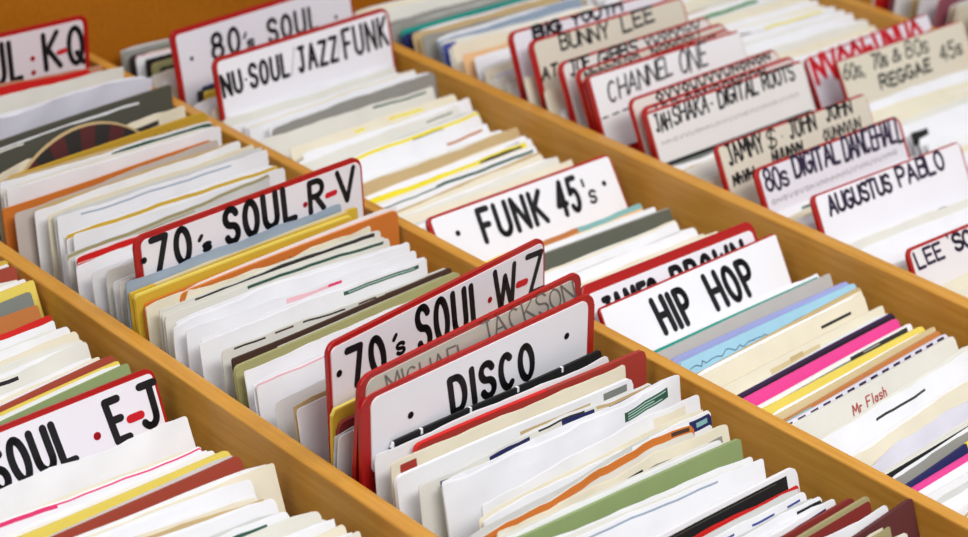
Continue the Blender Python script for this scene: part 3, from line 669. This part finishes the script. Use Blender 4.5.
  ('white',0.8081,0.7777,1.81,0.1900,0.1861,32.29),
  ('card','reg',0.8174,0.7676,2.51,0.2010,0.2128,32.42),
  ('card','six',0.8055,0.7226,-0.88,0.1907,0.2239,32.92),
  ('white',0.8024,0.7165,-0.91,0.1900,0.1840,32.99),
  ('cream',0.8007,0.7005,-2.44,0.1900,0.1840,33.17),
  ('cream',0.8008,0.6908,-2.41,0.1900,0.1809,33.29),
  ('offwhite',0.8018,0.6782,-1.80,0.1900,0.1828,33.42),
  ('white',0.8017,0.6671,-1.86,0.1900,0.1823,33.55),
  ('blackleft',0.8028,0.6547,-1.24,0.1900,0.1840,33.67),
  ('white',0.8012,0.6459,-1.59,0.1900,0.1821,33.78),
  ('white',0.8021,0.6368,-1.64,0.1900,0.1808,33.89),
  ('white',0.8009,0.6251,-2.24,0.1900,0.1840,33.99),
  ('cream',0.8017,0.6147,-1.86,0.1900,0.1826,34.11),
  ('white',0.8017,0.6028,-1.49,0.1900,0.1840,34.23),
  ('white',0.8022,0.5934,-1.12,0.1900,0.1805,34.35),
  ('offwhite',0.8036,0.5804,-0.75,0.1900,0.1857,34.46),
  ('cream',0.8043,0.5707,-0.37,0.1900,0.1838,34.58),
  ('white',0.8050,0.5588,0.00,0.1900,0.1863,34.69),
  ('white',0.8050,0.5469,0.00,0.1900,0.1864,34.81),
  ('white greyline',0.8050,0.5357,0.00,0.1900,0.1854,34.94),
  ('cream',0.8050,0.5238,0.00,0.1900,0.1864,35.06),
 ],
 6: [
  ('red',1.0141,0.9500,0.55,0.1800,0.1903,0.00),
  ('mauve',1.0215,0.9383,1.23,0.1800,0.1859,0.00),
  ('white',1.0141,0.9246,-1.16,0.1800,0.1900,0.00),
  ('tan',1.0178,0.9110,0.60,0.1800,0.1899,0.00),
  ('white',1.0134,0.8981,0.01,0.1800,0.1900,0.00),
  ('mauve',1.0172,0.8834,0.21,0.1800,0.1904,0.00),
  ('tan',1.0215,0.8694,-0.69,0.1800,0.1852,0.00),
  ('cream',1.0133,0.8575,-1.01,0.1800,0.1900,0.00),
  ('cream',1.0202,0.8440,0.32,0.1800,0.1891,0.00),
  ('cream',1.0171,0.8340,0.76,0.1800,0.1895,0.00),
  ('mauve',1.0209,0.8210,0.41,0.1800,0.1854,0.00),
  ('mauve',1.0190,0.8094,-1.08,0.1800,0.1866,0.00),
  ('cream',1.0143,0.7984,0.61,0.1800,0.1909,0.00),
  ('white',1.0210,0.7862,-0.05,0.1800,0.1891,0.00),
  ('tan',1.0169,0.7728,0.36,0.1800,0.1855,0.00),
  ('black',1.0122,0.7613,0.62,0.1800,0.1868,0.00),
  ('mauve',1.0120,0.7513,-1.12,0.1800,0.1866,0.00),
  ('cream',1.0169,0.7374,0.45,0.1800,0.1867,0.00),
  ('white',1.0165,0.7247,-0.09,0.1800,0.1857,0.00),
  ('grey',1.0150,0.7136,1.22,0.1800,0.1906,0.00),
  ('cream',1.0134,0.7010,0.81,0.1800,0.1908,0.00),
 ],
}
WRITING = {
 'disco': [('T', 'DISCO', (-26.55, -34.73), (41.62, -36.18), (-29.74, -13.02), 4.6, 'black'), ('D', (-60.77, -23.37), 2.2, 'black'), ('D', (70.9, -20.63), 2.2, 'black')],
 'wz': [('D', (-89.67, -19.6), 2.2, 'black'), ('T', '70', (-79.04, -31.32), (-51.52, -32.99), (-82.48, -8.35), 4.6, 'black'), ('S', (-42.42, -14.17), (-44.24, -16.3), 3, 'black'), ('T', 'S', (-41.77, -26.71), (-35.73, -27.16), (-41.86, -20.04), 2.4, 'black'), ('T', 'SOUL', (-21.91, -31.91), (35.01, -35.37), (-24.25, -4.96), 4.6, 'black'), ('D', (42.0, -22.74), 2.0, 'red'), ('D', (41.78, -32.59), 2.0, 'red'), ('T', 'W', (48.52, -33.75), (67.17, -34.57), (47.12, -6.85), 4.1, 'black'), ('S', (69.3, -22.61), (77.27, -23.09), 4.5, 'red'), ('T', 'Z', (81.21, -32.92), (95.47, -33.96), (78.42, -7.8), 3.9, 'black')],
 'rv': [('D', (-92.96, -16.22), 2.2, 'black'), ('T', '70', (-85.77, -27.27), (-56.65, -27.18), (-85.95, -5.12), 4.6, 'black'), ('S', (-46.37, -14.38), (-48.3, -16.51), 3, 'black'), ('T', 'S', (-45.61, -24.88), (-39.76, -24.8), (-45.44, -20.14), 2.4, 'black'), ('T', 'SOUL', (-25.56, -26.02), (33.36, -25.84), (-26.27, -3.77), 4.8, 'black'), ('D', (43.14, -19.5), 2.0, 'red'), ('D', (42.81, -31.56), 2.0, 'red'), ('T', 'R', (47.92, -26.64), (59.99, -26.64), (48.2, -6.05), 4.3, 'black'), ('S', (63.55, -19.05), (71.1, -18.72), 4.0, 'red'), ('T', 'V', (74.99, -27.46), (90.3, -27.57), (74.19, -6.3), 4.1, 'black')],
 'hiphop': [('T', 'HIP', (-42.1, -32.39), (-11.39, -32.83), (-46.21, -9.38), 4.8, 'black'), ('T', 'HOP', (12.2, -32.24), (55.93, -32.41), (7.81, -8.59), 4.8, 'black')],
 'funk': [('D', (-73.26, -17.61), 2.2, 'black'), ('T', 'FUNK', (-50.65, -30.18), (11.82, -31.67), (-49.47, -7.58), 4.6, 'black'), ('T', '45', (26.39, -32.59), (48.4, -32.32), (28.95, -8.7), 4.6, 'black'), ('S', (58.15, -12.5), (58.08, -16.91), 2.6, 'black'), ('T', 'S', (59.45, -31.35), (65.56, -31.42), (61.24, -22.58), 2.4, 'black'), ('D', (79.17, -20.53), 2.2, 'black')],
 'nusoul': [('T', 'NU', (-91.82, -30.69), (-73.01, -30.56), (-92.43, -14.62), 3.5, 'black'), ('D', (-68.19, -22.89), 1, 'black'), ('T', 'SOUL', (-63.48, -30.5), (-23.29, -29.7), (-62.87, -12.92), 3.5, 'black'), ('S', (-20.3, -31.24), (-13.42, -9.06), 0.8, 'grey'), ('T', 'JAZZ', (-11.19, -30.13), (31.93, -30.37), (-10.58, -11.35), 3.5, 'black'), ('S', (32.09, -29.56), (38.74, -8.47), 0.8, 'grey'), ('T', 'FUNK', (41.14, -30.84), (91.35, -30.51), (41.12, -8.16), 3.5, 'black')],
 '80s': [('D', (-85.78, -25.45), 1.8, 'black'), ('T', '80', (-63.16, -31.84), (-33.96, -31.48), (-62.15, -12.31), 3.9, 'black'), ('S', (-24.98, -18.99), (-27.38, -22.18), 2.6, 'black'), ('T', 'S', (-24.86, -31.58), (-17.96, -31.56), (-24.1, -25.47), 2.4, 'black'), ('T', 'SOUL', (0.33, -32.98), (56.74, -33.39), (0.79, -14.48), 3.9, 'black'), ('D', (80.03, -29.16), 1.8, 'black')],
 'kq': [('T', 'SOUL', (-27.21, -41.71), (28.55, -38.93), (-28.61, -10.73), 4.6, 'black'), ('D', (39.53, -25.62), 2.2, 'red'), ('D', (39.56, -37.25), 2.2, 'red'), ('T', 'K', (51.46, -37.41), (64.45, -36.94), (49.86, -8.86), 4.6, 'black'), ('S', (63.36, -25.82), (69.91, -25.14), 4.2, 'red'), ('T', 'Q', (73.72, -38.15), (86.03, -37.48), (72.88, -8.69), 4.6, 'black')],
 'ej': [('T', 'SOUL', (-22.78, -33.52), (28.12, -33.5), (-24.7, -10.12), 4.6, 'black'), ('D', (44.86, -25.87), 2.4, 'red'), ('T', 'E', (56.96, -33.36), (65.37, -33.4), (54.96, -9.54), 4.6, 'black'), ('S', (68.39, -24.08), (76.18, -24.12), 5, 'red'), ('T', 'J', (76.31, -32.49), (90.0, -32.49), (76.27, -8.5), 4.6, 'black')],
 'mj': [('T', 'MICHAEL', (-73.08, -18.04), (-6.81, -21.66), (-76.98, -5.64), 1.4, 'pencil'), ('T', 'JACKSON', (5.63, -15.84), (91.66, -18.5), (-0.17, -1.14), 1.4, 'pencil')],
 'jb': [('T', 'JAMES', (-72.02, -33.68), (-22.13, -33.29), (-72.39, -13.53), 4.6, 'black'), ('T', 'BROWN', (-4.14, -33.63), (69.55, -33.84), (-4.89, -11.26), 4.6, 'black')],
 'big': [('T', 'BIG', (-70.31, -11.21), (-37.72, -10.11), (-69.39, -1.28), 3.9, 'black'), ('T', 'YOUTH', (-23.84, -8.58), (39.1, -7.79), (-22.39, 3.15), 3.0, 'black')],
 'bunny': [('T', 'BUNNY', (-64.11, -14.77), (-4.53, -15.41), (-63.22, -2.32), 2.4, 'black'), ('T', 'LEE', (13.69, -14.86), (54.99, -13.68), (14.54, -2.0), 2.6, 'black'), ('T', 'AT', (-92.65, -33.7), (-75.7, -33.3), (-90.38, -24.17), 2.4, 'black')],
 'joe': [('T', 'JOE', (-86.69, -13.08), (-61.98, -11.95), (-85.54, -0.9), 2.4, 'black'), ('T', 'GIBBS', (-52.62, -13.19), (-3.0, -12.2), (-50.64, -1.86), 2.6, 'black'), ('Q', (7.23, -9.26), (82.87, -7.75), (8.0, -0.81), 2, 'black', 7)],
 'c4': [('Q', (-89.35, -10.77), (-18.93, -8.22), (-89.58, -2.48), 2, 'black', 8), ('Q', (-6.52, -9.25), (60.28, -8.17), (-5.64, -0.92), 2, 'black', 6)],
 'c5': [('Q', (-90.47, -7.62), (-12.71, -5.74), (-90.12, -1.1), 1.6, 'grey', 8), ('Q', (-6.67, -7.13), (76.43, -6.76), (-6.34, -0.36), 1.8, 'black', 6)],
 'chan': [('T', 'CHANNEL', (-77.29, -25.34), (0.86, -18.36), (-74.65, -9.45), 2.1, 'black'), ('T', 'ONE', (10.15, -20.37), (44.93, -20.1), (13.83, -1.54), 2.1, 'black'), ('S', (-90.6, -35.45), (-84.64, -35.18), 1.4, 'black'), ('S', (-78.66, -34.92), (-71.41, -34.53), 1.4, 'black'), ('S', (-66.6, -34.39), (-59.27, -33.99), 1.4, 'black')],
 'c7': [('Q', (-66.38, -9.53), (85.58, -8.11), (-66.84, -2.06), 2.2, 'black', 14)],
 'c8': [('Q', (-84.72, -9.03), (57.56, -8.11), (-84.06, -1.92), 2.2, 'black', 12)],
 'jah': [('T', 'JAH', (-92.97, -17.64), (-75.0, -17.06), (-92.45, -4.9), 2.2, 'black'), ('T', 'SHAKA', (-71.13, -16.35), (-29.39, -15.44), (-68.92, -2.27), 2.2, 'black'), ('D', (-24.04, -10.06), 1.2, 'black'), ('T', 'DIGITAL', (-15.62, -15.3), (33.26, -14.64), (-13.99, -2.39), 2.6, 'black'), ('T', 'ROOTS', (41.42, -13.92), (83.3, -12.9), (41.88, -0.45), 2.4, 'black'), ('Q', (-91.52, -28.45), (83.76, -27.7), (-91.39, -25.26), 0.6, 'grey', 26)],
 'jam': [('T', 'JAMMY', (-84.42, -16.61), (-42.28, -15.85), (-85.01, -1.58), 2.3, 'black'), ('T', '$', (-37.55, -16.19), (-27.72, -16.16), (-34.89, -1.62), 1.8, 'black'), ('D', (-18.94, -10.21), 0.9, 'grey'), ('T', 'JOHN', (-9.42, -14.09), (22.57, -13.49), (-8.18, 0.18), 2.4, 'black'), ('T', 'JOHN', (37.79, -11.28), (71.1, -10.64), (39.05, 3.28), 2.4, 'black'), ('Q', (-86.55, -32.55), (-56.64, -32.22), (-85.64, -24.93), 2.4, 'black', 5), ('Q', (-37.53, -27.41), (1.2, -27.2), (-36.28, -18.9), 2.2, 'black', 6), ('Q', (27.31, -26.12), (77.49, -26.37), (28.92, -16.63), 1.8, 'black', 7)],
 'dance': [('T', '80s', (-83.95, -19.7), (-57.89, -20.18), (-83.81, -3.5), 2.6, 'purple'), ('T', 'DIGITAL', (-49.15, -16.92), (5.3, -17.83), (-48.26, -1.44), 3.2, 'purple'), ('T', 'DANCEHALL', (11.39, -18.53), (86.52, -19.6), (13.6, 0.28), 3.0, 'purple'), ('Q', (-83.74, -29.83), (76.7, -28.86), (-83.25, -26.08), 0.8, 'grey', 24)],
 'august': [('T', 'AUGUSTUS', (-76.19, -17.44), (-3.38, -17.25), (-76.32, -4.53), 3.0, 'purple'), ('T', 'PABLO', (7.11, -15.92), (64.26, -16.25), (6.12, -1.55), 3.0, 'purple')],
 'lee': [('T', 'LEE', (-83.44, -15.87), (-54.25, -15.63), (-85.16, -4.48), 2.4, 'purple'), ('S', (-45.34, 1.28), (-45.04, -3.25), 1.8, 'purple'), ('T', 'SCRATCH', (-39.44, -14.37), (44.31, -15.63), (-40.19, -3.02), 3.0, 'purple')],
 'six': [('T', '60s,', (-92.13, -18.58), (-63.63, -18.47), (-89.81, -5.65), 2.0, 'ink'), ('T', '70s', (-49.82, -16.9), (-29.23, -16.73), (-47.86, -4.58), 2.2, 'ink'), ('T', '&', (-21.71, -16.49), (-9.66, -16.27), (-17.89, -6.25), 2.0, 'ink'), ('T', '80s', (-1.53, -17.98), (32.27, -17.6), (1.79, -2.92), 2.0, 'ink'), ('T', 'REGGAE', (-47.33, -34.74), (27.99, -34.51), (-46.21, -24.05), 2.8, 'ink'), ('T', '45s', (46.46, -29.04), (79.62, -29.35), (48.99, -15.41), 2.2, 'ink')],
 'reg': [('Q', (-95.26, -23.12), (82.88, -26.57), (-95.58, 0.69), 6, 'red', 9)],
}


ORD = ['','first','second','third','fourth','fifth','sixth','seventh','eighth','ninth','tenth','eleventh','twelfth','thirteenth','fourteenth','fifteenth','sixteenth','seventeenth','eighteenth','nineteenth','twentieth']
TENS = {20:'twenty',30:'thirty',40:'forty',50:'fifty'}
def ordinal(n):
    if n <= 20: return ORD[n]
    t, u = n//10*10, n % 10
    return TENS[t]+'-'+ORD[u] if u else TENS[t][:-1]+'ieth'
GROUP = {1:'singles in the lower left bay',2:"singles in the 70's soul bay",3:'singles in the funk and hip hop bay',4:'singles in the reggae bay',5:'singles at the right of the reggae bay',6:'singles in the far right bay'}
rng = random.Random(11)
for col, rows in STACKS.items():
    firstcard = next((i for i, r in enumerate(rows) if r[0] == 'card'), None)
    anchor = None; n = 0
    for i, r in enumerate(rows):
        if r[0] == 'card':
            make_card(*r[1:]); anchor = r[1]; n = 0; continue
        style, xc, yb, yaw, w, h, L = r
        me, surf = sleeve_mesh(style, w, h, rng, yb*22)
        o = bpy.data.objects.new('record_sleeve', me); C.objects.link(o)
        o.location = (xc, yb, ZF+.0004); o.rotation_euler = (-radians(L), 0, radians(yaw))
        words = STY[style][1]
        if firstcard is None:
            lab = f'{words} sleeve, {ordinal(i+1)} from the back beyond the rightmost divider'
        elif anchor is None:
            lab = f'{words} record sleeve, {ordinal(firstcard-i)} behind the {ANCHOR[rows[firstcard][1]]} card'
        else:
            n += 1
            lab = f'{words} sleeve, {ordinal(n)} in front of the {ANCHOR[anchor]} card'
        tag(o, lab, 'record', GROUP[col])
        kind, tmm = STY[style][3], STY[style][2]
        if rng.random() < (.6 if kind == 'open' else .25) and style not in ('mustard note','cream torn','white redframe','pink','redcard','black whiteframe','olivegreen','cream redleft') and not (i and rows[i-1][0] in ('card','black whiteticks')):
            # the paper inner sleeve slipping out behind, a little up and to one side
            dx, dz = rng.choice((-1,1,-1))*rng.uniform(.0012,.0034), rng.uniform(.0004,.0022)
            tl = rng.gauss(0,.006); bm = bmesh.new(); N = 14
            def sheet(off):
                g = []
                for d in (0,.012,.05,h-.004):
                    g.append([bm.verts.new(((k/N-.5)*w*.985+dx, surf(k/N,d)+tmm/1000+off, h-d+(dz+tl*(k/N-.5)*w+(.0003*sin(k*.9+i) if kind == 'open' else 0)-(.0015 if k in (0,N) and d == 0 else 0))*max(0,1-d/.08))) for k in range(N+1)])
                for a, b in zip(g, g[1:]):
                    for k in range(N): bm.faces.new((a[k],a[k+1],b[k+1],b[k]))
                return g
            g0 = sheet(.0003); g1 = sheet(.0007)
            for k in range(N): bm.faces.new((g0[0][k],g0[0][k+1],g1[0][k+1],g1[0][k]))
            for s_ in (0,N):
                for a in range(3): bm.faces.new((g0[a][s_],g0[a+1][s_],g1[a+1][s_],g1[a][s_]))
            bm_obj('inner_sleeve', bm, [paper(rng.choice(('white','white','offwhite','cream','greywhite','tan' if rng.random() < .3 else 'white')))], o)
        def writing(pts_list, mm, c, name):
            bm = bmesh.new()
            for pl in pts_list: ribbon(bm, pl, mm/2000, lambda p: surf(p[0]/w+.5, h-p[1])-.00035)
            q = bm_obj(name, bm, [c], o); return q
        if style == 'creamtitle':
            a = text_strokes('M', (-.032,h-.0135), (-.0265,h-.0135), (-.031,h-.0075), .2)+text_strokes('r', (-.025,h-.0135), (-.0225,h-.0135), (-.024,h-.0075), .2)
            a += text_strokes('F', (-.017,h-.013), (-.013,h-.013), (-.016,h-.0068), .2)+text_strokes('lash', (-.0105,h-.013), (.005,h-.013), (-.0095,h-.0068), .3)
            writing(a, .9, solid('ink_title', (176,52,52), .5), 'printed_title')
        if style in ('mustard note','orange note'):
            a = []
            x = -.055 if style == 'orange note' else -.03
            g = random.Random(5)
            for k in range(13):
                if k == 4: x += .02; continue
                s = g.uniform(.6,1); z = h-.0075
                a.append([(x,z),(x+.0012,z+.0034*s),(x+.0026,z+.0002),(x+.003,z+.002*s)]); x += .0062
            writing(a, .45, solid('ink_biro', (90,66,30), .5), 'handwriting')
        if style == 'lightblue squiggle':
            g = random.Random(3); a = []; x = -.085; z = h-.0065
            while x < .085:
                nx = x+g.uniform(.002,.006); nz = h-.006+g.uniform(-.002,.002)-(.002 if x > -.03 else 0); a.append((x,z)); x, z = nx, nz
            writing([a], .45, solid('ink_fine', (70,90,110), .5), 'line_drawing')
        if style == 'cream torn':
            # a striped disc half pulled out of its torn sleeve
            R_ = .0872; zc = h+.014-R_; bm = bmesh.new(); N = 72
            xo = -.012
            def ring(rr, y): return [bm.verts.new((xo+rr*cos(2*pi*k/N), y, zc+rr*sin(2*pi*k/N))) for k in range(N)]
            yf = -.0016; a = ring(R_,yf); b = ring(R_-.0016,yf-.0002); c = ring(.02,yf-.0002); d = ring(R_,yf+.0014)
            for k in range(N):
                j = (k+1) % N
                f = bm.faces.new((a[k],a[j],b[j],b[k])); f.material_index = 0
                f = bm.faces.new((b[k],b[j],c[j],c[k])); f.material_index = 1+(k//2 % 2)
                f = bm.faces.new((a[k],a[j],d[j],d[k])); f.material_index = 0
            bm.faces.new(c).material_index = 1; bm.faces.new(d).material_index = 0
            q = bm_obj('striped_disc', bm, [paper('tan'), paper('maroon'), paper('dark')], o); q['label'] = 'maroon and black striped disc'

# ------------------------------------------------------------------ light, camera
def area(name, loc, tgt, sx, sy, power, col=(1,1,1)):
    l = bpy.data.lights.new(name, 'AREA'); l.shape = 'RECTANGLE'; l.size = sx; l.size_y = sy; l.energy = power; l.color = col
    o = bpy.data.objects.new(name, l); C.objects.link(o); o.location = loc
    o.rotation_euler = (Vector(tgt)-Vector(loc)).to_track_quat('-Z','Y').to_euler()
    return o
area('ceiling_light_near', (.15,-.2,1.35), (.4,.6,0), 1.3, .4, 19.5, (1,.985,.96))
area('ceiling_light_side', (1.3,.5,1.8), (.5,.7,0), .5, 1.6, 10, (.96,.98,1))
area('ceiling_light_left', (-1.1,.45,1.5), (.3,.7,0), .5, 1.4, 11, (1,.99,.97))
w = bpy.data.worlds.new('shop_interior'); bpy.context.scene.world = w; w.use_nodes = True
bg = w.node_tree.nodes['Background']; bg.inputs['Color'].default_value = (.93,.96,1,1); bg.inputs['Strength'].default_value = .22

F_, TH, YA, RO, H0, XO = 1883.7658857, .4752951837, -.8052686560, .0759502500, .5775730417, .5774117930
cam = bpy.data.cameras.new('camera'); co = bpy.data.objects.new('camera', cam); C.objects.link(co)
fw = Vector((-sin(YA)*cos(TH), cos(YA)*cos(TH), -sin(TH))); r = Vector((cos(YA), sin(YA), 0)); u = r.cross(fw)
r2 = r*cos(RO)+u*sin(RO); u2 = u*cos(RO)-r*sin(RO)
M = Matrix((r2, u2, -fw)).transposed().to_4x4(); M.translation = Vector((-XO, 0, H0)); co.matrix_world = M
cam.sensor_width = 36; cam.lens = F_/968*36; cam.clip_start = .05
cam.dof.use_dof = True; cam.dof.focus_distance = 1.10; cam.dof.aperture_fstop = 8
sc = bpy.context.scene; sc.camera = co
sc.view_settings.view_transform = 'Standard'; sc.view_settings.look = 'None'; sc.view_settings.gamma = 1; sc.view_settings.use_curve_mapping = False
sc.view_settings.exposure = 0.14
